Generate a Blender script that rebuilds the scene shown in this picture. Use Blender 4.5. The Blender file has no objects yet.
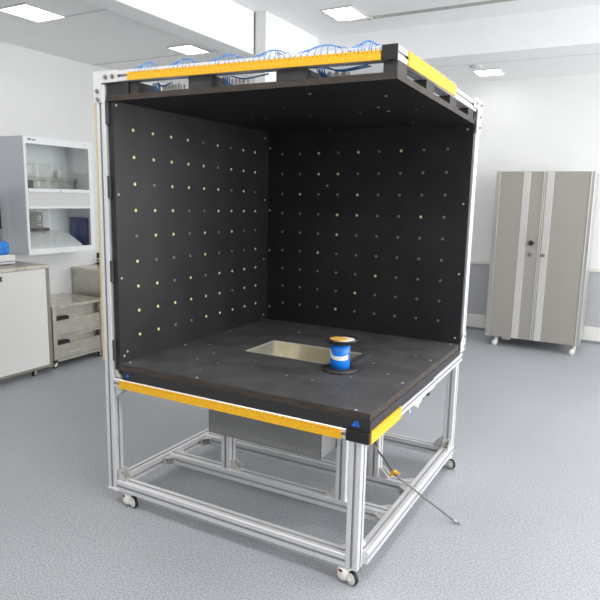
import bpy, bmesh, math, random
from mathutils import Vector, Matrix
random.seed(7)
SC = bpy.context.scene
COL = SC.collection
V = Vector

# ------------------------------------------------------------------ materials
def nodes(name):
    m = bpy.data.materials.new(name); m.use_nodes = True
    nt = m.node_tree; b = nt.nodes['Principled BSDF']
    return m, nt, b

def mat(name, col, rough=.5, metal=0., spec=.5, noise=None, bump=None, coat=0.):
    """noise = (scale, amount, stretch); bump = (scale, strength)"""
    m, nt, b = nodes(name)
    b.inputs['Base Color'].default_value = (*col, 1)
    b.inputs['Roughness'].default_value = rough
    b.inputs['Metallic'].default_value = metal
    b.inputs['Specular IOR Level'].default_value = spec
    b.inputs['Coat Weight'].default_value = coat
    if noise or bump:
        tc = nt.nodes.new('ShaderNodeTexCoord')
    if noise:
        sc, amt, st = noise
        mp = nt.nodes.new('ShaderNodeMapping'); mp.inputs['Scale'].default_value = st
        nt.links.new(tc.outputs['Object'], mp.inputs['Vector'])
        n = nt.nodes.new('ShaderNodeTexNoise'); n.inputs['Scale'].default_value = sc
        n.inputs['Detail'].default_value = 6; n.inputs['Roughness'].default_value = .6
        nt.links.new(mp.outputs['Vector'], n.inputs['Vector'])
        r = nt.nodes.new('ShaderNodeValToRGB')
        r.color_ramp.elements[0].position = .3; r.color_ramp.elements[1].position = .7
        r.color_ramp.elements[0].color = (*[max(0, c*(1-amt)) for c in col], 1)
        r.color_ramp.elements[1].color = (*[min(1, c*(1+amt)) for c in col], 1)
        nt.links.new(n.outputs['Fac'], r.inputs['Fac'])
        nt.links.new(r.outputs['Color'], b.inputs['Base Color'])
    if bump:
        n2 = nt.nodes.new('ShaderNodeTexNoise'); n2.inputs['Scale'].default_value = bump[0]
        nt.links.new(tc.outputs['Object'], n2.inputs['Vector'])
        bp = nt.nodes.new('ShaderNodeBump'); bp.inputs['Strength'].default_value = bump[1]
        bp.inputs['Distance'].default_value = .002
        nt.links.new(n2.outputs['Fac'], bp.inputs['Height'])
        nt.links.new(bp.outputs['Normal'], b.inputs['Normal'])
    return m

ONE = (1, 1, 1)
M = {}
M['wall'] = mat('wall_paint', (.84, .845, .83), .8, noise=(1.3, .02, ONE))
M['ceil'] = mat('ceiling_paint', (.92, .925, .92), .85, noise=(1.1, .02, ONE))
M['greywall'] = mat('unseen_wall_bounce_cut', (.26, .265, .27), .7, noise=(2, .03, ONE))  # unseen wall darkened to cut the light bounced onto surfaces facing it
M['dado'] = mat('grey_dado_paint', (.44, .445, .46), .6, noise=(3, .04, ONE))
M['trimw'] = mat('white_trim', (.74, .73, .69), .5)
M['footstrip'] = mat('dark_foot_strip', (.22, .24, .27), .5)  # darker strip along the foot of the back wall
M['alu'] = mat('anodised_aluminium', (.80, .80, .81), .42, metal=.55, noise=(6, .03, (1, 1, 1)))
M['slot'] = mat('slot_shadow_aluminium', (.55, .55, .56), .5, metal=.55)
M['zinc'] = mat('cast_zinc_bracket', (.72, .71, .68), .35, metal=.6, noise=(60, .15, ONE))
M['bolt'] = mat('bolt_steel', (.42, .42, .41), .3, metal=.9)
M['ply'] = mat('black_phenolic_plywood', (.011, .011, .012), .46, spec=.5, noise=(5, .4, (1, 1, 1)), bump=(220, .12))
M['deckply'] = mat('lit_black_plywood', (.062, .061, .064), .55, spec=.5, noise=(7, .35, (1, 1, 1)), bump=(180, .14))  # same black plywood, paler so the deck's hazy light sits in its colour
M['plyedge'] = mat('plywood_edge', (.046, .035, .028), .7, noise=(9, .5, (1, 1, 6)))
M['rubber'] = mat('black_board', (.022, .023, .026), .5)
M['blackpl'] = mat('black_plastic', (.012, .012, .013), .45)
M['darkhinge'] = mat('dark_grey_plastic', (.05, .055, .06), .5)
M['spacer'] = mat('dark_wood_spacer', (.034, .033, .034), .6, noise=(14, .4, (1, 1, .2)))
M['brass'] = mat('brass_insert', (.80, .70, .36), .35, metal=.25)
M['dullbrass'] = mat('dull_brass_insert', (.26, .23, .15), .45, metal=.3)
M['core'] = mat('insert_bore', (.05, .045, .03), .6)
M['steelscrew'] = mat('bright_screw', (.55, .55, .54), .35, metal=.5)
M['blacktyre'] = mat('black_tyre', (.012, .012, .013), .6)
M['whitepl'] = mat('white_plastic', (.78, .77, .73), .4)
M['stainless'] = mat('brushed_stainless', (.56, .555, .53), .36, metal=.85, noise=(8, .07, (1, 1, .05)))
M['stainlesswarm'] = mat('hopper_stainless', (.66, .62, .50), .34, metal=.8, noise=(7, .14, ONE))
M['traysteel'] = mat('shade_darkened_tray_steel', (.27, .27, .265), .5, metal=.4, noise=(4, .06, ONE))  # steel darkened to put the shade under the deck into its colour
M['satin'] = mat('satin_stainless_strip', (.70, .69, .66), .35, metal=.5)
M['blue'] = mat('blue_film', (.006, .20, .80), .35, spec=.5, noise=(30, .15, (1, 1, .4)))
M['bluesticker'] = mat('blue_sticker', (.01, .16, .70), .5)
M['bluewire'] = mat('blue_wire', (.09, .28, .66), .45)
M['bluebag'] = mat('blue_printed_plastic', (.012, .22, .80), .3, noise=(34, .5, ONE))
M['navy'] = mat('navy_board', (.018, .032, .18), .5)
M['paperw'] = mat('white_paper', (.80, .79, .75), .7)
M['labely'] = mat('yellow_label', (.74, .42, .08), .6, noise=(18, .35, ONE))
M['flange'] = mat('black_reel_flange', (.028, .027, .026), .4)
M['greycable'] = mat('grey_cable', (.17, .165, .16), .4)
M['hoodpaint'] = mat('white_enamel', (.80, .81, .82), .35)
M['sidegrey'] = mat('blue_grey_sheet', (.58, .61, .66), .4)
M['hoodpanel'] = mat('light_grey_panel', (.62, .62, .62), .4)
M['offwhite'] = mat('offwhite_panel', (.80, .79, .76), .45)
M['cartsteel'] = mat('scuffed_steel', (.50, .48, .42), .38, metal=.7, noise=(9, .14, (1, 1, 1)))
M['carttop'] = mat('scuffed_steel_top', (.60, .56, .48), .28, metal=.75, noise=(12, .28, ONE))
M['benchframe'] = mat('brownish_steel_frame', (.30, .27, .23), .4, metal=.6)
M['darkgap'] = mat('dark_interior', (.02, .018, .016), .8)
M['instr'] = mat('grey_instrument', (.20, .20, .18), .5, noise=(14, .2, ONE))
M['instrmetal'] = mat('grey_metal_case', (.34, .34, .32), .4, metal=.5, noise=(14, .2, ONE))
M['red'] = mat('dark_red_label', (.16, .01, .02), .5)
M['pipe'] = mat('grey_pipe', (.52, .52, .49), .4)
M['wood'] = mat('ochre_edge_strip', (.66, .52, .27), .6)

def yellow_mat():
    m, nt, b = nodes('yellow_plastic_guard')
    tc = nt.nodes.new('ShaderNodeTexCoord')
    v = nt.nodes.new('ShaderNodeTexNoise'); v.inputs['Scale'].default_value = 130; v.inputs['Detail'].default_value = 3
    nt.links.new(tc.outputs['Object'], v.inputs['Vector'])
    r = nt.nodes.new('ShaderNodeValToRGB')
    r.color_ramp.elements[0].position = .36; r.color_ramp.elements[1].position = .60
    r.color_ramp.elements[0].color = (.84, .40, .007, 1); r.color_ramp.elements[1].color = (.95, .535, .012, 1)
    nt.links.new(v.outputs['Fac'], r.inputs['Fac'])
    nt.links.new(r.outputs['Color'], b.inputs['Base Color'])
    b.inputs['Roughness'].default_value = .45
    return m
M['yellow'] = yellow_mat()

def floor_mat():
    m, nt, b = nodes('speckled_vinyl_floor')
    tc = nt.nodes.new('ShaderNodeTexCoord')
    def noise(s, d):
        n = nt.nodes.new('ShaderNodeTexNoise'); n.inputs['Scale'].default_value = s; n.inputs['Detail'].default_value = d
        nt.links.new(tc.outputs['Object'], n.inputs['Vector']); return n
    n1, n2 = noise(125, 5), noise(1.2, 3)
    r1 = nt.nodes.new('ShaderNodeValToRGB')
    r1.color_ramp.elements[0].position = .34; r1.color_ramp.elements[1].position = .66
    r1.color_ramp.elements[0].color = (.25, .263, .288, 1); r1.color_ramp.elements[1].color = (.46, .475, .505, 1)
    nt.links.new(n1.outputs['Fac'], r1.inputs['Fac'])
    r2 = nt.nodes.new('ShaderNodeValToRGB')
    r2.color_ramp.elements[0].position = .3; r2.color_ramp.elements[1].position = .7
    r2.color_ramp.elements[0].color = (.93, .93, .93, 1); r2.color_ramp.elements[1].color = (1, 1, 1, 1)
    nt.links.new(n2.outputs['Fac'], r2.inputs['Fac'])
    mx = nt.nodes.new('ShaderNodeMix'); mx.data_type = 'RGBA'; mx.blend_type = 'MULTIPLY'
    mx.inputs['Factor'].default_value = 1
    nt.links.new(r1.outputs['Color'], mx.inputs['A']); nt.links.new(r2.outputs['Color'], mx.inputs['B'])
    nt.links.new(mx.outputs['Result'], b.inputs['Base Color'])
    b.inputs['Roughness'].default_value = .42
    b.inputs['Specular IOR Level'].default_value = .4
    bp = nt.nodes.new('ShaderNodeBump'); bp.inputs['Strength'].default_value = .08; bp.inputs['Distance'].default_value = .002
    nt.links.new(n1.outputs['Fac'], bp.inputs['Height']); nt.links.new(bp.outputs['Normal'], b.inputs['Normal'])
    return m
M['floor'] = floor_mat()

def mesh_mat():
    """perforated steel door sheet: fine dark dots"""
    m, nt, b = nodes('perforated_steel_sheet')
    tc = nt.nodes.new('ShaderNodeTexCoord')
    mp = nt.nodes.new('ShaderNodeMapping'); mp.inputs['Scale'].default_value = (125, 0, 125)
    nt.links.new(tc.outputs['Object'], mp.inputs['Vector'])
    v = nt.nodes.new('ShaderNodeTexVoronoi'); v.inputs['Scale'].default_value = 1; v.inputs['Randomness'].default_value = 0
    nt.links.new(mp.outputs['Vector'], v.inputs['Vector'])
    r = nt.nodes.new('ShaderNodeValToRGB')
    r.color_ramp.elements[0].position = .26; r.color_ramp.elements[1].position = .36
    r.color_ramp.elements[0].color = (.19, .175, .155, 1); r.color_ramp.elements[1].color = (.45, .42, .38, 1)
    nt.links.new(v.outputs['Distance'], r.inputs['Fac'])
    nt.links.new(r.outputs['Color'], b.inputs['Base Color'])
    b.inputs['Metallic'].default_value = .35; b.inputs['Roughness'].default_value = .45
    return m
M['perf'] = mesh_mat()

def emit_mat(name, col, s):
    m, nt, b = nodes(name)
    b.inputs['Base Color'].default_value = (.9, .9, .9, 1)
    b.inputs['Emission Color'].default_value = (*col, 1); b.inputs['Emission Strength'].default_value = s
    return m
M['lamp'] = emit_mat('lit_diffuser', (1, .995, .97), 9)

def glass_mat():
    m = bpy.data.materials.new('clear_pane_glass'); m.use_nodes = True
    nt = m.node_tree; nt.nodes.clear()
    o = nt.nodes.new('ShaderNodeOutputMaterial'); mx = nt.nodes.new('ShaderNodeMixShader')
    t = nt.nodes.new('ShaderNodeBsdfTransparent'); t.inputs['Color'].default_value = (.97, .985, .98, 1)
    g = nt.nodes.new('ShaderNodeBsdfGlossy'); g.inputs['Roughness'].default_value = .03
    mx.inputs['Fac'].default_value = .06; nt.links.new(t.outputs[0], mx.inputs[1])
    nt.links.new(g.outputs[0], mx.inputs[2]); nt.links.new(mx.outputs[0], o.inputs['Surface'])
    return m
M['glass'] = glass_mat()

# ------------------------------------------------------------------ mesh helpers
def B(): return bmesh.new()

def box(bm, x0, x1, y0, y1, z0, z1, bev=0., mi=0):
    vs = [bm.verts.new((x, y, z)) for x in (x0, x1) for y in (y0, y1) for z in (z0, z1)]
    idx = [(0, 1, 3, 2), (4, 6, 7, 5), (0, 4, 5, 1), (2, 3, 7, 6), (0, 2, 6, 4), (1, 5, 7, 3)]
    fs = [bm.faces.new([vs[i] for i in f]) for f in idx]
    for f in fs: f.material_index = mi
    if bev > 0:
        es = list({e for f in fs for e in f.edges})
        r = bmesh.ops.bevel(bm, geom=es, offset=bev, segments=2, profile=.5, affect='EDGES')
        for f in r['faces']: f.material_index = mi
    return bm

def prism(bm, poly, z0, z1, mi=0, mi_side=None):
    """vertical prism over an xy polygon (counter-clockwise)"""
    a = [bm.verts.new((x, y, z0)) for x, y in poly]; b = [bm.verts.new((x, y, z1)) for x, y in poly]
    n = len(poly)
    bm.faces.new(a[::-1]).material_index = mi; bm.faces.new(b).material_index = mi
    for i in range(n):
        bm.faces.new((a[i], a[(i+1) % n], b[(i+1) % n], b[i])).material_index = mi if mi_side is None else mi_side
    return bm

def frame_of(d, up=V((0, 0, 1))):
    d = d.normalized()
    if abs(d.dot(up)) > .95: up = V((0, 1, 0))
    s = d.cross(up).normalized(); u = s.cross(d).normalized()
    return s, u

def sweep(bm, poly, p0, p1, mi=0, cap=True):
    """extrude a 2-D section (s, u) from p0 to p1"""
    p0, p1 = V(p0), V(p1); s, u = frame_of(p1-p0)
    a = [bm.verts.new(p0+s*x+u*y) for x, y in poly]; b = [bm.verts.new(p1+s*x+u*y) for x, y in poly]
    n = len(poly)
    for i in range(n):
        f = bm.faces.new((a[i], a[(i+1) % n], b[(i+1) % n], b[i])); f.material_index = mi[i] if isinstance(mi, list) else mi
    if cap:
        bm.faces.new(a[::-1]); bm.faces.new(b)
    return bm

def slot_section(w=.055, h=.055, g=.011, d=.010):
    """square aluminium extrusion with a T-slot mouth in the middle of each side"""
    P = []; I = []
    a, b = w/2, h/2; c = .003
    def side(pts, mi): 
        P.extend(pts); I.extend(mi)
    # bottom side, left to right; then right, top, left
    side([(-a+c, -b), (-g/2, -b), (-g/2, -b+d), (g/2, -b+d), (g/2, -b), (a-c, -b)], [0, 1, 1, 1, 0, 0])
    side([(a, -b+c), (a, -g/2), (a-d, -g/2), (a-d, g/2), (a, g/2), (a, b-c)], [0, 1, 1, 1, 0, 0])
    side([(a-c, b), (g/2, b), (g/2, b-d), (-g/2, b-d), (-g/2, b), (-a+c, b)], [0, 1, 1, 1, 0, 0])
    side([(-a, b-c), (-a, g/2), (-a+d, g/2), (-a+d, -g/2), (-a, -g/2), (-a, -b+c)], [0, 1, 1, 1, 0, 0])
    return P, I

def profile(bm, p0, p1, w=.055, h=.055, g=None, d=None):
    P, I = slot_section(w, h, g or .011, d or .010)
    return sweep(bm, P, p0, p1, I)

def cyl(bm, p0, p1, r0, r1=None, n=16, mi=0):
    r1 = r0 if r1 is None else r1
    p0, p1 = V(p0), V(p1); s, u = frame_of(p1-p0)
    a = []; b = []
    for i in range(n):
        t = 2*math.pi*i/n; q = s*math.cos(t)+u*math.sin(t)
        a.append(bm.verts.new(p0+q*r0)); b.append(bm.verts.new(p1+q*r1))
    for i in range(n):
        f = bm.faces.new((a[i], a[(i+1) % n], b[(i+1) % n], b[i])); f.material_index = mi; f.smooth = n > 8
    for f in (bm.faces.new(a[::-1]), bm.faces.new(b)): f.material_index = mi
    return bm

def lathe(bm, prof, c, n=32, mi=0):
    """surface of revolution about the vertical through c; prof = [(r, z)...] from bottom axis to top axis"""
    rows = []
    for r, z in prof:
        if r < 1e-6: rows.append([bm.verts.new((c[0], c[1], c[2]+z))])
        else: rows.append([bm.verts.new((c[0]+r*math.cos(2*math.pi*i/n), c[1]+r*math.sin(2*math.pi*i/n), c[2]+z)) for i in range(n)])
    for A, C in zip(rows, rows[1:]):
        for i in range(n):
            j = (i+1) % n
            if len(A) == 1 and len(C) == 1: continue
            if len(A) == 1: f = bm.faces.new((A[0], C[j], C[i]))
            elif len(C) == 1: f = bm.faces.new((A[i], A[j], C[0]))
            else: f = bm.faces.new((A[i], A[j], C[j], C[i]))
            f.material_index = mi; f.smooth = True
    return bm

def smooth_path(pts, k=8):
    """Catmull-Rom"""
    P = [V(p) for p in pts]; P = [P[0]*2-P[1]]+P+[P[-1]*2-P[-2]]
    out = []
    for i in range(1, len(P)-2):
        a, b, c, d = P[i-1:i+3]
        for j in range(k):
            t = j/k
            out.append(.5*((2*b)+(c-a)*t+(2*a-5*b+4*c-d)*t*t+(3*b-3*c+d-a)*t**3))
    out.append(P[-2]); return out

def tube(bm, pts, r, n=8, mi=0):
    rows = []; pts = [V(p) for p in pts]
    s = None
    for i, p in enumerate(pts):
        d = (pts[min(i+1, len(pts)-1)]-pts[max(i-1, 0)]).normalized()
        if s is None: s, _ = frame_of(d)
        s = (s-d*s.dot(d)).normalized(); u = s.cross(d)
        rows.append([bm.verts.new(p+(s*math.cos(2*math.pi*j/n)+u*math.sin(2*math.pi*j/n))*r) for j in range(n)])
    for A, C in zip(rows, rows[1:]):
        for j in range(n):
            f = bm.faces.new((A[j], A[(j+1) % n], C[(j+1) % n], C[j])); f.smooth = True; f.material_index = mi
    bm.faces.new(rows[0][::-1]).material_index = mi; bm.faces.new(rows[-1]).material_index = mi
    return bm

def torus(bm, c, axis, R, r, n=20, k=8, mi=0):
    c = V(c); s, u = frame_of(V(axis)); a = V(axis).normalized(); rows = []
    for i in range(n):
        t = 2*math.pi*i/n; q = s*math.cos(t)+u*math.sin(t)
        rows.append([bm.verts.new(c+q*(R+r*math.cos(2*math.pi*j/k))+a*r*math.sin(2*math.pi*j/k)) for j in range(k)])
    for i in range(n):
        A, C = rows[i], rows[(i+1) % n]
        for j in range(k):
            f = bm.faces.new((A[j], A[(j+1) % k], C[(j+1) % k], C[j])); f.smooth = True; f.material_index = mi
    return bm

def base_of(o):
    return V(o.get('_b', (0, 0, 0)))
BASE = {}

def obj(name, bm, mats, parent=None, base=None):
    """link the shape (built in world coordinates) as ONE mesh object, parented to its thing"""
    bmesh.ops.recalc_face_normals(bm, faces=bm.faces[:])
    me = bpy.data.meshes.new(name)
    b = BASE[parent.name] if parent else V(base or (0, 0, 0))
    bm.transform(Matrix.Translation(-b)); bm.to_mesh(me); bm.free()
    for m in (mats if isinstance(mats, (list, tuple)) else [mats]): me.materials.append(M[m])
    o = bpy.data.objects.new(name, me); COL.objects.link(o)
    if parent: o.parent = parent
    else: o.location = b
    BASE[o.name] = b
    return o

def thing(name, label, cat, base, group=None):
    o = bpy.data.objects.new(name, None); COL.objects.link(o); o.location = base; o.empty_display_size = .1
    BASE[o.name] = V(base)
    return tag(o, label, cat, group)

def tag(o, label, cat, group=None):
    o['label'] = label; o['category'] = cat
    if group: o['group'] = group
    return o

def struct(name, bm, mats):
    o = obj(name, bm, mats); o['kind'] = 'structure'; return o

# ------------------------------------------------------------------ the room
XL, XR, YF, YB = -3.20, 5.6, -7.0, 4.0
ZL, ZH = 2.90, 3.21
struct('floor', box(B(), XL-.2, XR+.2, YF-.2, YB+.2, -.12, 0), 'floor')
struct('ceiling', box(B(), XL-.2, XR+.2, YF-.2, YB+.2, ZH, ZH+.15), 'ceil')
struct('wall_left', box(B(), XL-.2, XL, YF, YB, 0, ZH), 'wall')
struct('wall_front', box(B(), XL-.2, XR+.2, YF-.2, YF, 0, ZH), 'greywall')
bm = B()                                     # back wall: white above a grey dado
box(bm, XL-.2, XR+.2, YB, YB+.2, .80, ZH, mi=0); box(bm, XL-.2, XR+.2, YB, YB+.2, 0, .80, mi=1)
struct('wall_back', bm, ['wall', 'dado'])
struct('trim_1', box(B(), XL, XR, YB-.015, YB, .80, .838, .003), 'trimw')       # dado rail
bm = B(); box(bm, XL, XR, YB-.02, YB, .03, .185, .003, 0); box(bm, XL, XR, YB-.026, YB, 0, .03, 0, 1)
struct('baseboard_back', bm, ['trimw', 'footstrip'])
# right wall with a wide window band
WY0, WY1, WZ0, WZ1 = -3.6, 3.8, .80, 2.80
bm = B()
box(bm, XR, XR+.2, YF, YB, 0, WZ0); box(bm, XR, XR+.2, YF, YB, WZ1, ZH)
box(bm, XR, XR+.2, YF, WY0, WZ0, WZ1); box(bm, XR, XR+.2, WY1, YB, WZ0, WZ1)
struct('wall_right', bm, 'wall')
bm = B()
for k in range(5):
    y = WY0+(WY1-WY0)*k/4
    box(bm, XR+.05, XR+.11, max(WY0, y-.03), min(WY1, y+.03), WZ0, WZ1)
box(bm, XR+.05, XR+.11, WY0, WY1, WZ0, WZ0+.05); box(bm, XR+.05, XR+.11, WY0, WY1, WZ1-.05, WZ1)
w1 = struct('window_1', bm, 'trimw')
# lowered perimeter ceiling, the edge beam and the pilaster behind the rig
bm = B(); box(bm, XL, XR, 2.65, YB, ZL, ZH)
struct('trim_2', bm, 'ceil')
bm = B(); box(bm, XL, -1.37, YF, 2.65, ZL, ZH); box(bm, -1.37, -1.04, 1.80, 2.65, ZL, ZH)
struct('trim_3', bm, 'ceil')
struct('trim_4', box(B(), -1.37, -1.155, YF, 1.58, 2.835, ZH, .006), 'ceil')
struct('trim_5', box(B(), -1.155, -1.04, 1.60, 1.80, 0, ZH, .003), 'wall')
# thin joint lines in the lowered ceiling
bm = B(); box(bm, -3.19, -1.38, 1.535, 1.547, ZL-.004, ZL+.001); box(bm, -1.96, -1.38, .145, .157, ZL-.004, ZL+.001)
struct('trim_6', bm, 'hoodpanel')
bm = B(); box(bm, XL, XR, 3.05, 3.06, ZL-.003, ZL+.001)
struct('trim_7', bm, 'hoodpanel')

# ceiling light panels
def ceiling_light(cx, cy, z, w, d, label):
    t = thing('ceiling_light', label, 'ceiling light', (cx, cy, z), 'square panel lights in the ceiling')
    bm = B(); f = .012
    for (a, b, c, e) in ((-w/2-f, w/2+f, -d/2-f, -d/2), (-w/2-f, w/2+f, d/2, d/2+f), (-w/2-f, -w/2, -d/2, d/2), (w/2, w/2+f, -d/2, d/2)):
        box(bm, cx+a, cx+b, cy+c, cy+e, z-.012, z)
    obj('frame', bm, 'hoodpanel', t)
    obj('diffuser', box(B(), cx-w/2, cx+w/2, cy-d/2, cy+d/2, z-.009, z-.001), 'lamp', t)
ceiling_light(-2.13, -.04, ZL, .31, .35, 'lit ceiling panel above the white wall left of the beam, nearest the camera')
ceiling_light(-1.76, 1.39, ZL, .25, .29, 'lit ceiling panel beside the beam, behind the yellow-edged top of the rig')
ceiling_light(-.42, 1.96, ZH, .28, .34, 'lit ceiling panel next to the long grey ceiling pipe')
ceiling_light(.575, 3.50, ZL, .26, .29, 'lit ceiling panel close to the back wall, above the steel cabinet side')
t = thing('ceiling_pipe', 'thin grey pipe with a coupling running along the ceiling', 'pipe', (-.39, 1.97, 3.14))
obj('pipe', tube(B(), [(-.39, 1.975, 3.14), (3.2, 1.95, 3.14)], .013, 10), 'pipe', t)
obj('coupling', cyl(B(), (-.19, 1.974, 3.14), (-.14, 1.973, 3.14), .02), 'pipe', t)
for x in (-.3, .9, 2.1): obj('hanger', box(B(), x-.010, x+.010, 1.955, 1.975, 3.15, ZH+.002), 'pipe', t)
t = tag(obj('ceiling_fitting', lathe(B(), [(0, -.02), (.05, -.018), (.062, -.006), (.062, .001), (0, .001)], (.515, 3.16, ZL), 24), 'hoodpanel', base=None), 'small flat round fitting on the ceiling near the far light panel', 'ceiling fitting')

# ------------------------------------------------------------------ the test rig
P = .055
R = thing('test_rig', 'open black panelled test booth on a wheeled aluminium frame with yellow edge guards', 'test rig', (.62, -.65, 0))
zr0, zr1 = .076, .131                      # bottom rails
zc = (zr0+zr1)/2
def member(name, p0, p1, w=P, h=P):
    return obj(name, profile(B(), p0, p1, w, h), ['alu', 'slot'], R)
# posts: section centres
member('tall_post', (-.0665, -1.3075, .085), (-.0665, -1.3075, 2.014))
member('tall_post', (-.0665, .0645, .085), (-.0665, .0645, 2.014))
member('tall_post', (1.270, .0645, .68), (1.270, .0645, 2.014))
obj('post_foot', box(B(), -.096, -.03, -1.338, -1.275, .076, .087, .003), 'whitepl', R)
member('lower_post', (1.2365, -1.3075, .074), (1.2365, -1.3075, .615))
member('lower_post', (1.2675, -.0275, .131), (1.2675, -.0275, .622))
# bottom frame
member('bottom_rail', (-.035, -1.3075, zc), (1.209, -1.3075, zc))
member('bottom_rail', (1.2575, -1.28, zc+.004), (1.2675, .0, zc+.004))
member('bottom_rail', (-.0640, -1.28, zc), (-.040, .037, zc))
member('bottom_rail', (-.012, -.045, zc), (1.24, -.045, zc))
member('cross_rail', (-.030, -.925, zc), (1.232, -.915, zc))
member('cross_rail', (-.024, -.61, zc), (1.234, -.595, zc))
member('stub_post', (.345, -.92, zr1), (.345, -.92, .615))
member('stub_post', (1.003, -.917, zr1), (1.003, -.917, .615))
member('stub_post', (1.042, -.598, zr1), (1.042, -.598, .615))
# deck frame and top frame (the right-hand members run a little out of square, as in the real rig)
zd = .635
member('deck_beam', (-.035, -1.3075, zd), (1.205, -1.3075, zd), P, .044)
member('deck_beam', (1.2625, -1.335, zd-.003), (1.2675, .06, zd+.012), P, .05)
member('deck_beam', (-.0075, -1.28, zd), (-.0075, .06, zd), P, .044)
member('deck_beam', (.02, .0, zd), (1.24, .0, zd), P, .044)
zt_ = 2.039
member('top_beam', (-.094, -1.3075, 2.046), (1.283, -1.3075, 2.031), P, .047)
member('top_beam', (1.3105, -1.335, 2.0285), (1.262, .095, 2.033), P, .05)
member('top_beam', (-.0665, -1.28, zt_), (-.0665, .095, zt_), P, .05)
member('top_beam', (-.039, .0645, zt_), (1.255, .0645, zt_), P, .05)
obj('end_cap', box(B(), 1.279, 1.338, -1.342, -1.334, 2.003, 2.055, .002), 'blackpl', R)
obj('end_cap', box(B(), 1.196, 1.294, -1.343, -1.325, .614, .660, .003), 'blackpl', R)

# corner plates with bolts
def plate(poly3, thick_dir, bolts, bd):
    bm = B(); td = V(thick_dir)
    a = [bm.verts.new(V(p)) for p in poly3]; b = [bm.verts.new(V(p)+td) for p in poly3]; n = len(a)
    bm.faces.new(a[::-1]); bm.faces.new(b)
    for i in range(n): bm.faces.new((a[i], a[(i+1) % n], b[(i+1) % n], b[i]))
    o = obj('corner_plate', bm, 'alu', R)
    for q in bolts:
        bm = B(); q = V(q)+td; d = V(bd)
        cyl(bm, q, q+d*.003, .011, n=14); cyl(bm, q+d*.003, q+d*.009, .0075, n=6)
        obj('bolt', bm, 'bolt', o)
yp = -1.335
plate([(-.100, yp, 1.938), (-.052, yp, 1.938), (-.052, yp, 2.020), (.045, yp, 2.020), (.045, yp, 2.070), (-.100, yp, 2.072)],
      (0, -.005, 0), [(-.024, yp, 2.044), (.018, yp, 2.044), (-.077, yp, 1.986), (-.074, yp, 1.952)], (0, -1, 0))
xr = 1.2985
plate([(xr, .01, 1.90), (xr, .095, 1.90), (xr, .095, 2.07), (xr, -.08, 2.07), (xr, -.08, 2.02), (xr, .01, 2.02)],
      (.005, 0, 0), [(xr, .06, 1.93), (xr, .06, 1.985), (xr, .06, 2.045), (xr, -.03, 2.045)], (1, 0, 0))
plate([(xr-.003, -.01, .69), (xr-.003, .092, .69), (xr-.003, .092, .79), (xr-.003, .04, .79), (xr-.003, -.01, .74)],
      (.005, 0, 0), [(xr-.003, .065, .71), (xr-.003, .065, .77)], (1, 0, 0))

# triangular cast gussets where the members meet
def gusset(c, u, v, s=.05, w=.036, name='corner_bracket'):
    """right-angled bracket: corner c, legs along unit vectors u and v"""
    c, u, v = V(c), V(u), V(v); n = u.cross(v).normalized()
    bm = B()
    def q(a, b, k): return c+u*a+v*b+n*k
    def solid(p2, k0, k1):
        A = [bm.verts.new(q(a, b, k0)) for a, b in p2]; C = [bm.verts.new(q(a, b, k1)) for a, b in p2]
        bm.faces.new(A); bm.faces.new(C[::-1])
        for i in range(len(p2)): bm.faces.new((A[i], C[i], C[(i+1) % len(p2)], A[(i+1) % len(p2)]))
    solid([(0, 0), (s, 0), (s, .005), (.005, .005)], -w/2, w/2)
    solid([(0, 0), (.005, .005), (.005, s), (0, s)], -w/2, w/2)
    for k in (-1, 1): solid([(.004, .004), (s, .004), (s, .012), (.012, s), (.004, s)], k*w/2-.002, k*w/2+.002)
    o = obj(name, bm, 'zinc', R)
    for a, b, d in ((.027, .005, v), (.005, .027, u)):
        bm = B(); p = q(a, b, 0); cyl(bm, p, p+d*.006, .0085, n=12); cyl(bm, p+d*.006, p+d*.010, .005, n=6)
        obj('bolt', bm, 'bolt', o)
X, Y, Z = V((1, 0, 0)), V((0, 1, 0)), V((0, 0, 1))
gusset((-.064, -1.28, zr1), Y, Z); gusset((-.035, -1.3075, zr1), X, Z)
gusset((-.030, -.952, zc), X, -Y); gusset((-.030, -.897, zc), X, Y)
gusset((-.024, -.637, zc), X, -Y); gusset((-.024, -.582, zc), X, Y)
gusset((.3725, -.92, zr1), X, Z); gusset((.9755, -.917, zr1), -X, Z)
gusset((1.0695, -.598, zr1), X, Z); gusset((1.0145, -.598, zr1), -X, Z)
gusset((1.232, -.943, zc), -X, -Y); gusset((1.232, -.888, zc), -X, Y)
gusset((1.234, -.623, zc), -X, -Y); gusset((1.234, -.568, zc), -X, Y)
gusset((1.2675, -.055, zr1), -Y, Z); gusset((1.24, -.045, zr1), -X, Z)
gusset((1.209, -1.28, zc), -X, Y); gusset((1.2365, -1.28, zr1), Y, Z)
gusset((-.035, -1.3075, .615), X, -Z)
gusset((-.035, -1.3075, 1.975), X, Z, .038, .03); gusset((-.036, -1.3075, .661), X, Z, .036, .03)

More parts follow.
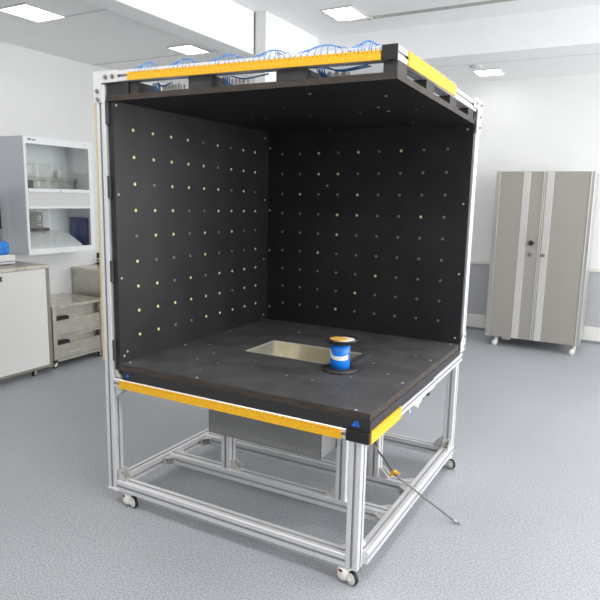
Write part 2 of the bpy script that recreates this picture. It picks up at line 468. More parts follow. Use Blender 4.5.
# deck: a plywood plate with a rectangular opening, on a black board layer
HX0, HX1, HY0, HY1 = .372, .905, -.792, -.515
DX0, DX1, DY0, DY1 = .0, 1.289, -1.329, .0
def holed(bm, x0, x1, y0, y1, z0, z1, mi_top, mi_edge):
    xs = [x0, HX0, HX1, x1]; ys = [y0, HY0, HY1, y1]
    vt = {}; vb = {}
    for i in range(4):
        for j in range(4):
            vt[i, j] = bm.verts.new((xs[i], ys[j], z1)); vb[i, j] = bm.verts.new((xs[i], ys[j], z0))
    for i in range(3):
        for j in range(3):
            if (i, j) == (1, 1): continue
            bm.faces.new((vt[i, j], vt[i+1, j], vt[i+1, j+1], vt[i, j+1])).material_index = mi_top
            bm.faces.new((vb[i, j], vb[i, j+1], vb[i+1, j+1], vb[i+1, j])).material_index = mi_top
    def side(a, b): bm.faces.new((vt[a], vt[b], vb[b], vb[a])).material_index = mi_edge
    for i in range(3): side((i+1, 0), (i, 0)); side((i, 3), (i+1, 3)); side((0, i), (0, i+1)); side((3, i+1), (3, i))
    side((1, 1), (2, 1)); side((2, 2), (1, 2)); side((1, 2), (1, 1)); side((2, 1), (2, 2))
    return bm
deck = obj('deck_panel', holed(B(), DX0, DX1, DY0, DY1, .703, .734, 0, 1), ['deckply', 'plyedge'], R)
obj('deck_underlay', holed(B(), DX0+.02, DX1+.004, DY0-.002, DY1, .657, .703, 0, 0), 'rubber', R)
# wall and roof panels
side_p = obj('side_panel', box(B(), -.026, 0, -1.322, .026, .702, 1.945), 'ply', R)
back_p = obj('back_panel', box(B(), 0, 1.289, 0, .026, .734, 1.945), 'ply', R)
bm = prism(B(), [(-.026, -1.333), (1.338, -1.333), (1.290, .026), (-.026, .026)], 1.942, 1.966, 0, 1)
roof_p = obj('roof_panel', bm, ['ply', 'plyedge'], R)
# dark stand-off blocks between post and side panel
for z0, z1 in ((1.842, 1.948), (1.515, 1.615), (1.126, 1.226), (.744, .845)):
    obj('standoff_block', box(B(), -.042, -.025, -1.333, -1.28, z0, z1, .002), 'darkhinge', R)
for z0, z1 in ((1.80, 1.90), (1.30, 1.40), (.80, .90)):
    obj('standoff_block', box(B(), 1.20, 1.286, .025, .038, z0, z1, .002), 'darkhinge', R)
obj('edge_strip', box(B(), -.104, -.0935, -1.334, -1.315, .74, 1.936), 'wood', R)
# spacers between roof panel and top frame
def spacer(x0, x1, y0, y1): obj('roof_spacer', box(B(), x0, x1, y0, y1, 1.9655, 2.014 if x1 < .6 else 2.005, .002), 'spacer', R)
obj('roof_spacer', box(B(), -.03, .100, -1.328, -1.20, 1.9655, 2.02, .002), 'blackpl', R); spacer(.104, .152, -1.322, -1.20)
spacer(.432, .548, -1.328, -1.21); spacer(.852, .980, -1.328, -1.21); spacer(1.284, 1.336, -1.331, -1.233)
spacer(1.02, 1.322, -.959, -.858); spacer(1.01, 1.308, -.562, -.455); spacer(1.00, 1.294, -.165, -.06)
# yellow guards: a plate with a row of small teeth along the upper lip
def guard(p0, p1, n, h, t=.009, teeth=.016):
    """p0,p1 lower corners on the mounting face, n outward"""
    p0, p1, n = V(p0), V(p1), V(n); d = p1-p0; L = d.length; d.normalize()
    bm = B()
    def blk(a, b, z0, z1, k):
        q = [p0+d*a, p0+d*b, p0+d*b+n*k, p0+d*a+n*k]
        A = [bm.verts.new(v+Z*z0) for v in q]; C = [bm.verts.new(v+Z*z1) for v in q]
        bm.faces.new(A[::-1]); bm.faces.new(C)
        for i in range(4): bm.faces.new((A[i], A[(i+1) % 4], C[(i+1) % 4], C[i]))
    blk(0, L, 0, h-.009, t)
    k = int(L/teeth)
    for i in range(k): blk(i*L/k+.001, (i+.8)*L/k, h-.009, h, t)
    return obj('edge_guard', bm, 'yellow', R)
guard((.006, -1.335, .617), (1.176, -1.335, .615), (0, -1, 0), .036)
guard((1.2905, -1.322, .611), (1.2955, -1.00, .616), (1, 0, 0), .052, .006)
guard((.110, -1.335, 2.021), (1.277, -1.335, 2.006), (0, -1, 0), .033)
guard((1.3350, -1.225, 2.002), (1.3105, -.50, 2.010), (1, .034, 0), .051, .006)
# white slotted wiring duct along the front of the roof, with blue wires arching over its lip
def duct(x0, x1, y0, y1, z0, z1, pitch=.016, along='x'):
    bm = B(); box(bm, x0, x1, y0, y1, z0, z0+.003)
    if along == 'x':
        for y in (y0, y1-.003):
            box(bm, x0, x1, y, y+.003, z0, z0+(z1-z0)*.35)
            k = int((x1-x0)/pitch)
            for i in range(k): box(bm, x0+i*pitch, x0+i*pitch+pitch*.6, y, y+.003, z0+(z1-z0)*.35, z1)
    else:
        for x in (x0, x1-.003):
            box(bm, x, x+.003, y0, y1, z0, z0+(z1-z0)*.35)
            k = int((y1-y0)/pitch)
            for i in range(k): box(bm, x, x+.003, y0+i*pitch, y0+i*pitch+pitch*.6, z0+(z1-z0)*.35, z1)
    return obj('wiring_duct', bm, 'whitepl', R)
duct(.0, 1.25, -1.279, -1.235, 2.046, 2.068)
duct(1.245, 1.279, -1.18, -.15, 2.046, 2.068, along='y')
duct(.215, .345, -1.262, -1.225, 1.9685, 2.006, .018); duct(.600, .690, -1.262, -1.225, 1.9685, 2.004, .018); duct(1.005, 1.13, -1.262, -1.225, 1.9685, 2.000, .03)
for cx, hw in ((.205, .075), (.405, .085), (.618, .100), (.826, .095), (1.045, .112), (1.215, .055)):
    dz = -.012*cx
    dome = lambda f: V((cx+f*hw*.62, -1.312, 2.094+dz-.016*f*f))
    obj('wire_bunch', tube(B(), smooth_path([dome(f) for f in (-1, -.6, -.2, .2, .6, 1)], 5), .0026, 6), 'bluewire', R)
    for i in range(9):
        s = (i-4)/4+random.uniform(-.05, .05)
        a = dome(s); b = V((cx+s*hw, -1.338, 2.052+dz*.6))
        obj('blue_wire', tube(B(), smooth_path([a, a*.6+b*.4+V((s*.010, -.004, .004)), b], 4), .0016, 6), 'bluewire', R)
for i in range(8):
    y0 = -1.15+i*.085+random.uniform(-.01, .01); x0 = 1.334-.019*(y0+1.335)
    pts = [(x0+.002, y0-.02, 2.050), (x0-.004, y0+.01, 2.064), (x0-.010, y0+.06, 2.066), (x0-.02, y0+.09, 2.05)]
    obj('blue_wire', tube(B(), smooth_path(pts, 5), .0024, 6), 'bluewire', R)
# thin wires that drop through the gaps under the top beam
for x0, x1, n in ((.185, .20, 4), (.21, .29, 1), (.56, .575, 4), (.60, .78, 1), (.99, 1.02, 4), (1.02, 1.20, 2)):
    for i in range(n):
        a = x0+.010*i
        pts = [(a, -1.262, 2.016), (a+(x1-x0)*.4, -1.268, 2.000-.004*i), (a+(x1-x0), -1.262, 1.978 if x1-x0 < .05 else 2.012-.006*i)]
        obj('blue_wire', tube(B(), smooth_path(pts, 5), .0030, 6), 'bluewire', R)

# brass inserts in the wall panels (one mesh per look, copies share it)
def disc_mesh(name, r, h, mats, ring=True):
    bm = B(); n = 14
    lathe(bm, [(0, 0), (r, 0), (r, h*.7), (r*.86, h), (r*.42, h), (r*.40, h*.5)], (0, 0, 0), n, 0)
    lathe(bm, [(r*.40, h*.5), (0, h*.5)], (0, 0, 0), n, 1)
    me = bpy.data.meshes.new(name); bmesh.ops.recalc_face_normals(bm, faces=bm.faces[:]); bm.to_mesh(me); bm.free()
    for m in mats: me.materials.append(M[m])
    return me
ins_b = disc_mesh('bright_insert', .0078, .003, ('brass', 'brass'))
ins_d = disc_mesh('dull_insert', .0075, .0025, ('dullbrass', 'core'))
scr = disc_mesh('screw', .0058, .003, ('steelscrew', 'steelscrew'))
deck_i = disc_mesh('deck_bore', .0062, .0015, ('core', 'core'))
deck_s = disc_mesh('deck_screw', .0056, .0015, ('bolt', 'core'))
def put(name, me, pos, rot, parent):
    o = bpy.data.objects.new(name, me); COL.objects.link(o); o.parent = parent
    o.location = V(pos)-BASE[parent.name]; o.rotation_euler = rot
    return o
def left_spot(i, j):      # row from the top, column from the front edge: the rows open out slightly towards the front
    return V((0, -1.2029+.00183*i+.1342*j+.00012*i*j-.00051*j*j, 1.829-.12415*i-.003*j+.00045*i*j+.00027*i*i))
def back_spot(i, j):
    return V((.101+.0025*i+.1292*j-.00027*i*j+.00031*j*j, 0, 1.804-.1248*i+.00015*j-.00019*i*j+.00017*j*j+.00078*i*i))
CAM = V((2.096, -3.380, 1.534))
spots = []
for i in range(9):
    for j in range(9): spots.append((left_spot(i, j), X, side_p, (i, j))); spots.append((back_spot(i, j), -Y, back_p, (i, j)))
def shown(s):
    d = CAM-s[0]; return abs(d.normalized().dot(s[1]))/d.length_squared
spots.sort(key=shown, reverse=True)
rest = []
dull_left = {(0, 4), (0, 6), (1, 5), (2, 1), (2, 6), (2, 8), (3, 3), (3, 4), (4, 0), (4, 3), (4, 5), (4, 7), (4, 8), (5, 1), (5, 2), (5, 3), (5, 5), (5, 6), (5, 7), (6, 2), (6, 4), (7, 6), (8, 2), (8, 3)}
bright_right = {(0, 2), (0, 4), (0, 6), (1, 3), (1, 2), (2, 1), (2, 4), (3, 7), (3, 4), (4, 3), (5, 2), (6, 5), (3, 3), (7, 4), (8, 3)}
for k, (p, n, par, key) in enumerate(spots):
    if par is side_p:
        bright = key not in dull_left
        rot = (0, math.pi/2, 0)
    else:
        bright = key in bright_right
        rot = (math.pi/2, 0, 0)
    if k < 100: put('wall_insert', ins_b if bright else ins_d, p, rot, par)
    else: rest.append((p, rot, bright))
for par in (side_p, back_p):
    bm = B(); any_ = False
    for p, rot, bright in rest:
        if (abs(p.x) < 1e-6) != (par is side_p): continue
        any_ = True
        n = X if par is side_p else -Y
        cyl(bm, p, p+n*.003, .0078, .0066, 12, 0 if bright else 1)
        cyl(bm, p+n*.003, p+n*.0032, .003, n=8, mi=0 if bright else 2)
    if any_:
        o = obj('small_inserts', bm, ['brass', 'dullbrass', 'core'], par); o['kind'] = 'stuff'
    else: bm.free()
for y, z in ((-1.305, 1.927), (-1.305, 1.532), (-1.30, 1.143), (-1.296, .765), (-1.275, .783), (-.045, 1.899), (-.045, 1.516), (-.045, 1.136), (-.045, .769)):
    put('panel_screw', scr, (0, y, z), (0, math.pi/2, 0), side_p)
for x, z in ((.012, 1.842), (.014, 1.451), (.015, 1.192), (.02, .82), (1.257, 1.917), (1.259, 1.52), (1.26, 1.133), (1.261, .767), (.424, 1.611)):
    put('panel_screw', scr, (x, 0, z), (math.pi/2, 0, 0), back_p)
bright_deck = {(1, 7), (2, 7), (0, 5), (3, 6), (1, 6), (7, 2), (8, 2), (8, 5), (7, 4), (2, 8), (6, 7), (5, 7)}
for i in range(9):
    for j in range(9):
        x = .128+.1287*i; y = -.112-.1357*j
        if HX0-.02 < x < HX1+.02 and HY0-.02 < y < HY1+.02: continue
        put('deck_insert', deck_s if (i, j) in bright_deck or random.random() < .04 else deck_i, (x, y, .734), (0, 0, 0), deck)
for x, y in ((1.226, -1.318), (1.262, -.888), (1.253, -.439), (1.244, -.03), (.452, -1.312), (.025, -.872), (.018, -.446), (.03, -1.29)):
    put('panel_screw', scr, (x, y, .734), (0, 0, 0), deck)
for x, y in ((.914, -1.173), (1.177, -1.02), (1.036, -.748), (1.034, -.617), (1.169, -.618), (.892, -.616), (.582, -.152), (.439, -.03), (.732, -.175), (1.014, -.194), (1.006, -.059), (.227, -.762), (.363, -.751), (.348, -.597), (.094, -.622), (.62, -.87), (.615, -.603)):
    put('roof_insert', deck_s if random.random() < .5 else ins_d, (x, y, 1.942), (math.pi, 0, 0), roof_p)
# steel tray under the deck: outer box, sloped hopper inside the opening, bright rim
bm = B()
TX0, TX1, TY0, TY1, TZ0, TZ1 = .355, .974, -1.10, -.50, .388, .612
for a in ((TX0, TX1, TY0, TY0+.002), (TX0, TX1, TY1-.002, TY1), (TX0, TX0+.002, TY0, TY1), (TX1-.002, TX1, TY0, TY1)):
    box(bm, *a, TZ0, TZ1)
box(bm, TX0, TX1, TY0, TY1, TZ0, TZ0+.002)
tray = obj('steel_tray', bm, 'traysteel', R)
bm = B()
def quad(*p): bm.faces.new([bm.verts.new(q) for q in p])
zt0, zb0 = .7345, .50
a0, a1, b0, b1 = HX0+.004, HX1-.004, HY0+.004, HY1-.004
c0, c1 = a0+.20, a1
lo = [(c0, b0, zb0), (c1, b0, zb0), (c1, b1, zb0), (c0, b1, zb0)]; hi = [(a0, b0, zt0), (a1, b0, zt0), (a1, b1, zt0), (a0, b1, zt0)]
for i in range(4): quad(hi[i], hi[(i+1) % 4], lo[(i+1) % 4], lo[i])
quad(*lo)
bm2 = bm
hop = obj('hopper', bm, 'stainlesswarm', R)
sm = hop.modifiers.new('sheet', 'SOLIDIFY'); sm.thickness = .0016; sm.offset = 0
bm = B(); rz = .7365
box(bm, HX0-.008, HX0+.005, HY0-.004, HY1+.008, .7335, rz); box(bm, HX0-.008, HX1, HY1-.005, HY1+.008, .7335, rz)
box(bm, HX0, HX1, HY0-.004, HY0+.003, .7335, rz-.001)
obj('hopper_rim', bm, 'satin', R)
obj('deck_strip', box(B(), .915, .955, -.750, -.505, .734, .740, .002), 'darkhinge', R)
obj('deck_strip', box(B(), .960, .968, -.750, -.505, .734, .738, .001), 'darkhinge', R)
# blue sticker marks on the deck edge
def sticker(x, z, s):
    bm = B(); y = -1.3315
    def poly(p):
        A = [bm.verts.new((x+a*s, y, z+b*s)) for a, b in p]; C = [bm.verts.new((x+a*s, y-.001, z+b*s)) for a, b in p]
        bm.faces.new(A[::-1]); bm.faces.new(C)
        for i in range(len(p)): bm.faces.new((A[i], A[(i+1) % len(p)], C[(i+1) % len(p)], C[i]))
    poly([(-.5, -.4), (.12, -.4), (.02, .35), (-.1, .35)]); poly([(.22, -.4), (.52, -.4), (.30, .35), (.12, .35)])
    obj('blue_sticker', bm, 'bluesticker', R)
sticker(1.232, .686, .032); sticker(.052, .684, .02)
# white clamps and a dark knob hanging under the right deck beam
bm = B(); box(bm, 1.262, 1.289, -.80, -.46, .606, .617, .002); box(bm, 1.262, 1.288, -.76, -.67, .590, .608, .003); box(bm, 1.266, 1.284, -.72, -.69, .572, .592, .003)
obj('cable_clamp', bm, 'whitepl', R)
bm = B(); cyl(bm, (1.272, -.525, .607), (1.272, -.525, .596), .006); lathe(bm, [(0, -.016), (.009, -.014), (.013, -.004), (.010, .006), (0, .008)], (1.272, -.525, .592), 16)
obj('dark_knob', bm, 'blackpl', R)
bm = B(); cyl(bm, (1.272, -.80, .606), (1.272, -.805, .585), .004); box(bm, 1.264, 1.28, -.82, -.80, .574, .588, .002)
obj('small_clip', bm, 'zinc', R)

# casters: a white swivel drum, a fork with a wheel beside it
def caster(x, y, ang, z_top=zr0):
    ca, sa = math.cos(ang), math.sin(ang); ax = V((ca, sa, 0)); si = V((-sa, ca, 0)); c = V((x, y, 0))
    bm = B()
    lathe(bm, [(0, z_top), (.019, z_top), (.019, .069), (.031, .067), (.032, .022), (.028, .013), (0, .013)], (x, y, 0), 24)
    w = c+ax*.040
    for k in (-1, 1):
        o_ = si*(k*.017)
        q = [c+V((0, 0, .058)), c+V((0, 0, .034)), w+V((0, 0, .014)), w+ax*.012+V((0, 0, .026)), w+V((0, 0, .044))]
        A = [bm.verts.new(p+o_+si*.016*0) for p in q]; C = [bm.verts.new(p+o_+si*.003) for p in q]
        bm.faces.new(A); bm.faces.new(C[::-1])
        for i in range(5): bm.faces.new((A[i], C[i], C[(i+1) % 5], A[(i+1) % 5]))
    o = obj('caster', bm, 'whitepl', R)
    wc = V((w.x, w.y, .0295))
    tb = B(); cyl(tb, wc-si*.008, wc+si*.008, .0292, n=28); obj('tyre', tb, 'blacktyre', o)
    hb = B(); cyl(hb, wc-si*.0105, wc+si*.0105, .0245, n=24); cyl(hb, wc-si*.021, wc+si*.021, .006, n=10); obj('hub', hb, 'whitepl', o)
    lb = B(); d = V((-.25, -.97, 0)); p = c+d*.0305+V((0, 0, .056)); s_ = V((.97, -.25, 0))
    A = [bm_ for bm_ in ()]
    q = [p-s_*.008-Z*.004, p+s_*.008-Z*.004, p+s_*.008+Z*.006, p-s_*.008+Z*.006]
    A = [lb.verts.new(v-d*.003) for v in q]; C = [lb.verts.new(v+d*.0025) for v in q]
    lb.faces.new(A[::-1]); lb.faces.new(C)
    for i in range(4): lb.faces.new((A[i], A[(i+1) % 4], C[(i+1) % 4], C[i]))
    obj('red_label', lb, 'red', o)
caster(1.200, -1.305, math.radians(-22)); caster(.012, -1.30, math.radians(-15))
caster(1.26, -.02, math.radians(-30)); caster(.02, -.03, math.radians(20))

# ------------------------------------------------------------------ loose things on and by the rig
rc = (.935, -.845, .734)
t = thing('cable_reel', 'blue wrapped cable reel with black flanges and a torn yellow label on top', 'cable reel', rc)
obj('bottom_flange', lathe(B(), [(0, 0), (.083, 0), (.085, .004), (.083, .011), (.052, .014), (0, .014)], rc, 40), 'flange', t)
obj('blue_winding', lathe(B(), [(0, .013), (.0465, .013), (.047, .05), (.046, .08), (.047, .130), (0, .130)], rc, 40), 'blue', t)
obj('top_flange', lathe(B(), [(0, .126), (.050, .126), (.074, .138), (.085, .150), (.086, .155), (.082, .156), (.070, .146), (.058, .143), (0, .143)], rc, 40), 'flange', t)
def blob(rx, ry, ox, oy, z, th, seed, n=26):
    rnd = random.Random(seed); bm = B(); pts = []
    k = [rnd.uniform(.86, 1.08) for _ in range(n)]
    for i in range(n):
        a = 2*math.pi*i/n; m = (k[i]+k[i-1])/2
        pts.append((rc[0]+ox+rx*m*math.cos(a), rc[1]+oy+ry*m*math.sin(a)))
    return prism(bm, pts, rc[2]+z, rc[2]+z+th)
obj('white_backing', blob(.056, .052, .012, .010, .143, .005, 3), 'paperw', t)
obj('yellow_label', blob(.043, .042, -.008, -.004, .148, .003, 5), 'labely', t)
bm = B(); n = 36; rows = []       # white band that sweeps round the winding
for i in range(n+1):
    f = i/n; a = math.radians(-165+150*f)
    zl = .066+.010*math.sin(f*math.pi*1.0+2.6)+(.010 if f < .25 else 0)*(1-f*4)
    zh = zl+(.028 if f < .28 else .018 if f < .34 else .013+.010*f)
    q = []
    for r, z in ((.0460, zl), (.0482, zl), (.0482, zh), (.0460, zh)): q.append(bm.verts.new((rc[0]+r*math.cos(a), rc[1]+r*math.sin(a), rc[2]+z)))
    rows.append(q)
for A, C in zip(rows, rows[1:]):
    for j in range(4): bm.faces.new((A[j], C[j], C[(j+1) % 4], A[(j+1) % 4]))
bm.faces.new(rows[0]); bm.faces.new(rows[-1][::-1])
obj('white_tape', bm, 'paperw', t)

cp = [(1.085, -.70, .608), (1.066, -.68, .45), (1.055, -.62, .29), (1.115, -.665, .257), (1.20, -.74, .226), (1.268, -.704, .166), (1.325, -.685, .121), (1.40, -.662, .068), (1.474, -.637, .012)]
t = thing('loose_cable', 'thin grey cable drooping over the lower rail to the floor beside the rig', 'cable', (1.474, -.637, 0))
obj('sheath', tube(B(), smooth_path(cp, 8), .0052, 10), 'greycable', t)
bm = B(); cyl(bm, (1.462, -.641, .0215), (1.488, -.632, .0055), .0075, .005, 12)
tube(bm, [(1.486, -.633, .0055), (1.51, -.625, .004)], .0022, 6); tube(bm, [(1.486, -.633, .0055), (1.505, -.648, .003)], .0018, 6)
obj('metal_tip', bm, 'bolt', t)
bm = B(); torus(bm, (1.19, -.7315, .230), (.08, -.07, -.04), .0125, .0055, 18, 8); box(bm, 1.196, 1.225, -.755, -.742, .238, .243, .001); box(bm, 1.170, 1.186, -.750, -.736, .214, .222, .002)
obj('yellow_tie', bm, 'yellow', t)['label'] = 'yellow cable tie'

# ------------------------------------------------------------------ steel cabinet by the back wall
cx0, cx1, cy0, cy1, cz0, cz1 = .780, 1.716, 3.24, 3.80, .105, 1.850
t = thing('steel_cabinet', 'tall two-door stainless steel cabinet on small casters by the back wall', 'cabinet', ((cx0+cx1)/2, (cy0+cy1)/2, 0))
bm = B()
box(bm, cx0, cx0+.045, cy0, cy1, cz0, cz1, .003); box(bm, cx1-.036, cx1, cy0, cy1, cz0, cz1, .003)
box(bm, cx0+.045, cx1-.036, cy0+.02, cy1, cz1-.02, cz1); box(bm, cx0+.045, cx1-.036, cy0+.02, cy1, cz0, cz0+.03)
box(bm, cx0+.045, cx1-.036, cy1-.02, cy1, cz0+.03, cz1-.02)
obj('body', bm, 'stainless', t)
def door(x0, x1, strips, edges, hinge_left):
    d = obj('door', box(B(), x0, x1, cy0+.002, cy0+.022, cz0+.004, cz1-.004, .002), 'perf', t)
    for a, b in strips: obj('smooth_strip', box(B(), a, b, cy0-.002, cy0+.004, cz0+.005, cz1-.005, .001), 'satin', d)
    for a, b in edges: obj('edge_trim', box(B(), a, b, cy0-.005, cy0+.004, cz0+.005, cz1-.005, .001), 'satin', d)
    return d
d1 = door(.826, 1.254, [(1.053, 1.121)], [(1.243, 1.254)], True)
d2 = door(1.260, 1.685, [(1.280, 1.344)], [(1.260, 1.266), (1.676, 1.685)], False)
bm = B(); cyl(bm, (1.176, cy0+.002, 1.127), (1.176, cy0-.012, 1.127), .012); lathe(bm, [(0, -.002), (.022, 0), (.026, .008), (.018, .018), (0, .021)], (0, 0, 0), 20)
bm.free()
bm = B(); cyl(bm, (1.176, cy0+.002, 1.127), (1.176, cy0-.012, 1.127), .014, n=20); cyl(bm, (1.176, cy0-.012, 1.127), (1.176, cy0-.034, 1.127), .026, .020, 22)
obj('knob', bm, 'blackpl', d1)
bm = B(); box(bm, 1.166, 1.214, cy0-.030, cy0-.020, 1.121, 1.133, .002); obj('knob_lever', bm, 'blackpl', d1)
def lock(x, z, par):
    bm = B(); cyl(bm, (x, cy0+.002, z), (x, cy0-.008, z), .020, .018, 22); cyl(bm, (x, cy0-.008, z), (x, cy0-.016, z), .012, .010, 16); box(bm, x-.002, x+.002, cy0-.0165, cy0-.016, z-.006, z+.006)
    obj('lock', bm, 'bolt', par)
lock(1.175, 1.008, d1); lock(1.300, 1.008, d2)
bm = B(); box(bm, 1.198, 1.214, cy0-.003, cy0+.003, 1.03, 1.05, .001); obj('small_plate', bm, 'satin', d1)
def small_caster(x, y, ang, par, top=.105, r=.032, drum='whitepl'):
    ca, sa = math.cos(ang), math.sin(ang); ax = V((ca, sa, 0)); si = V((-sa, ca, 0)); c = V((x, y, 0)); bm = B()
    cyl(bm, (x, y, top-.006), (x, y, top), r*.9, n=16); cyl(bm, (x, y, r*1.75), (x, y, top-.005), r*.5, r*.7, 14)
    w = c+ax*r*.5
    for k in (-1, 1):
        q = [c+Z*(r*1.95)-ax*r*.5, c+Z*(r*1.95)+ax*r*.9, w+Z*r+ax*r*.55, w+Z*r*.55, w+Z*r-ax*r*.45]
        A = [bm.verts.new(p+si*(k*r*.55)) for p in q]; C = [bm.verts.new(p+si*(k*r*.55+.003)) for p in q]
        bm.faces.new(A); bm.faces.new(C[::-1])
        for i in range(5): bm.faces.new((A[i], C[i], C[(i+1) % 5], A[(i+1) % 5]))
    o = obj('caster', bm, drum, par)
    wc = w+Z*r; wb = B(); cyl(wb, wc-si*r*.4, wc+si*r*.4, r, n=24); obj('tyre', wb, 'blacktyre' if drum != 'whitepl' else 'pipe', o)
    hb = B(); cyl(hb, wc-si*r*.47, wc+si*r*.47, r*.55, n=16); obj('hub', hb, drum, o)
small_caster(cx0+.11, cy0+.07, math.radians(210), t); small_caster(cx1-.05, cy0+.07, math.radians(200), t)
small_caster(cx0+.11, cy1-.07, math.radians(150), t); small_caster(cx1-.05, cy1-.07, math.radians(150), t)
obj('floor_lock', box(B(), cx0+.17, cx0+.26, cy0+.05, cy0+.09, .075, .105, .003), 'satin', t)

# ------------------------------------------------------------------ white ventilated cabinet on the left wall
hx, hy0, hy1, hz0, hz1, hb = -2.50, .100, .850, .990, 2.006, -2.85
t = thing('fume_hood', 'white laboratory hood with two glazed openings above a plain base', 'fume hood', (-2.7, .5, 0))
bm = B(); wt = .014
box(bm, hb, hx-.012, hy1-wt, hy1, hz0, hz1, .002)
box(bm, hb, hx-.012, hy0+wt, hy1-wt, hz1-wt, hz1); box(bm, hb, hx-.012, hy0+wt, hy1-wt, hz0, hz0+wt+.02)
box(bm, hb, hb+wt, hy0+wt, hy1-wt, hz0+wt, hz1-wt); box(bm, hb+wt, hx-.012, hy0+wt, hy1-wt, 1.50, 1.545)
obj('body', bm, 'hoodpaint', t)
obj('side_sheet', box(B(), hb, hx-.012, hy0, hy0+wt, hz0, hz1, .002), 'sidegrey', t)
bm = B()
def fr(y0, y1, z0, z1, d=0., bv=.002): box(bm, hx-.012, hx+d, y0, y1, z0, z1, bv)
fr(hy0, hy1, 1.945, hz1); fr(hy0, .124, 1.020, 1.945); fr(.800, hy1, 1.020, 1.945)
fr(.124, .800, 1.537, 1.567, .006); fr(.124, .800, 1.393, 1.412, .006); fr(hy0, hy1, hz0, 1.043, .006)
obj('front_frame', bm, 'hoodpaint', t)
bm = B(); box(bm, hx-.010, hx-.002, .124, .800, 1.412, 1.537); obj('middle_panel', bm, 'hoodpanel', t)
for z0, z1 in ((1.567, 1.945), (1.043, 1.393)):
    s = obj('sash', box(B(), hx-.009, hx-.005, .124, .800, z0, z1), 'glass', t)
bm = B(); cyl(bm, (hx+.005, .46, 1.553), (hx+.016, .46, 1.553), .008); obj('sash_knob', bm, 'zinc', t)
bm = B(); cyl(bm, (hx+.005, .46, .998), (hx+.016, .46, .998), .008); cyl(bm, (hx+.005, .44, .975+.02), (hx+.012, .44, .995), .006); obj('sash_knob', bm, 'zinc', t)
for y, z in ((.43, 1.478), (.47, 1.486), (.50, 1.48)):
    bm = B(); cyl(bm, (hx-.003, y, z), (hx+.003, y, z), .007); obj('button', bm, 'hoodpaint', t)
bm = B(); y = .165
def flat(poly, x0, x1):
    A = [bm.verts.new((x0, a, b)) for a, b in poly]; C = [bm.verts.new((x1, a, b)) for a, b in poly]
    bm.faces.new(A[::-1]); bm.faces.new(C)
    for i in range(len(poly)): bm.faces.new((A[i], A[(i+1) % len(poly)], C[(i+1) % len(poly)], C[i]))
flat([(.160+.020*math.cos(k*math.pi/8), 1.980+.009*math.sin(k*math.pi/8)) for k in range(16)], hx, hx+.001)
flat([(.187, 1.972), (.222, 1.972), (.222, 1.982), (.187, 1.984)], hx, hx+.001)
obj('maker_badge', bm, 'instr', t)
bm = B(); flat([(.745, 1.976), (.775, 1.976), (.775, 1.982), (.745, 1.982)], hx, hx+.001); obj('small_badge', bm, 'hoodpanel', t)
bm = B(); box(bm, -3.15, -2.79, .17, 1.09, 0, .99, .003); obj('base_cabinet', bm, 'hoodpaint', t)
bm = B()                                       # sloped white control desk inside the lower opening
A = [(hb+.02, 1.03), (hx-.06, 1.03), (hx-.06, 1.055), (-2.79, 1.175), (hb+.02, 1.175)]
P0 = [bm.verts.new((x, hy0+.03, z)) for x, z in A]; P1 = [bm.verts.new((x, .735, z)) for x, z in A]
bm.faces.new(P0); bm.faces.new(P1[::-1])
for i in range(5): bm.faces.new((P0[i], P1[i], P1[(i+1) % 5], P0[(i+1) % 5]))
con = tag(obj('control_desk', bm, 'hoodpaint', base=None), 'sloped white control desk inside the lower opening of the hood', 'control desk')
BASE[con.name] = V((0, 0, 0))
for y, u in ((.30, .75), (.46, .80), (.44, .45), (.50, .74)):
    x = hx-.06+(-2.79-hx+.06)*u; z = 1.055+.12*u
    bm = B(); cyl(bm, (x, y, z-.002), (x+.004, y, z+.010), .010, n=14); obj('button', bm, 'zinc', con)
bm = B(); box(bm, hx-.055, hx-.02, .14, .78, 1.026, 1.036, .002)
tag(obj('shallow_tray', bm, 'instr', base=None), 'thin dark strip tray along the front lip of the lower hood opening', 'tray')
tag(obj('blue_board', box(B(), -2.80, -2.565, .806, .830, 1.034, 1.300, .002), 'navy', base=None), 'navy blue board leaning in the lower hood opening', 'board')
it = thing('grey_instrument', 'small grey instrument with a pale dial in the lower hood opening', 'instrument', (-2.81, .42, 1.175))
obj('case', box(B(), -2.83, -2.775, .345, .478, 1.205, 1.352, .004), 'instr', it)
bm = B(); box(bm, -2.83, -2.755, .33, .535, 1.176, 1.206, .004); obj('base_plate', bm, 'darkgap', it)
bm = B(); torus(bm, (-2.774, .435, 1.300), (1, 0, 0), .017, .004, 18, 6); box(bm, -2.775, -2.772, .415, .455, 1.232, 1.240); obj('dial', bm, 'whitepl', it)
it = thing('metal_box', 'long grey metal box lying in the upper hood opening', 'box', (-2.76, .6, 1.545))
obj('case', box(B(), -2.83, -2.70, .25, .790, 1.546, 1.640, .003), 'instrmetal', it)
obj('lid', box(B(), -2.836, -2.69, .24, .815, 1.640, 1.672, .003), 'instrmetal', it)
bm = B(); box(bm, -2.70, -2.695, .26, .33, 1.56, 1.665, .002); obj('dark_end_plate', bm, 'darkgap', it)
it = thing('pale_box', 'pale box shape at the back of the upper hood opening', 'case', (-2.81, .5, 1.672))  # pale box form set against the back of the upper opening
bm = B(); box(bm, -2.832, -2.80, .30, .62, 1.672, 1.80, .003); obj('case', bm, 'hoodpanel', it)
bm = B(); box(bm, -2.80, -2.795, .44, .47, 1.675, 1.795, .002); box(bm, -2.80, -2.796, .31, .40, 1.69, 1.78, .001); obj('front_strip', bm, 'whitepl', it)
it = tag(obj('white_bottle', lathe(B(), [(0, 0), (.022, 0), (.024, .004), (.024, .05), (.012, .066), (.012, .078), (0, .078)], (-2.79, .69, 1.672), 20), 'whitepl', base=None), 'small white bottle on the metal box in the upper hood opening', 'bottle')

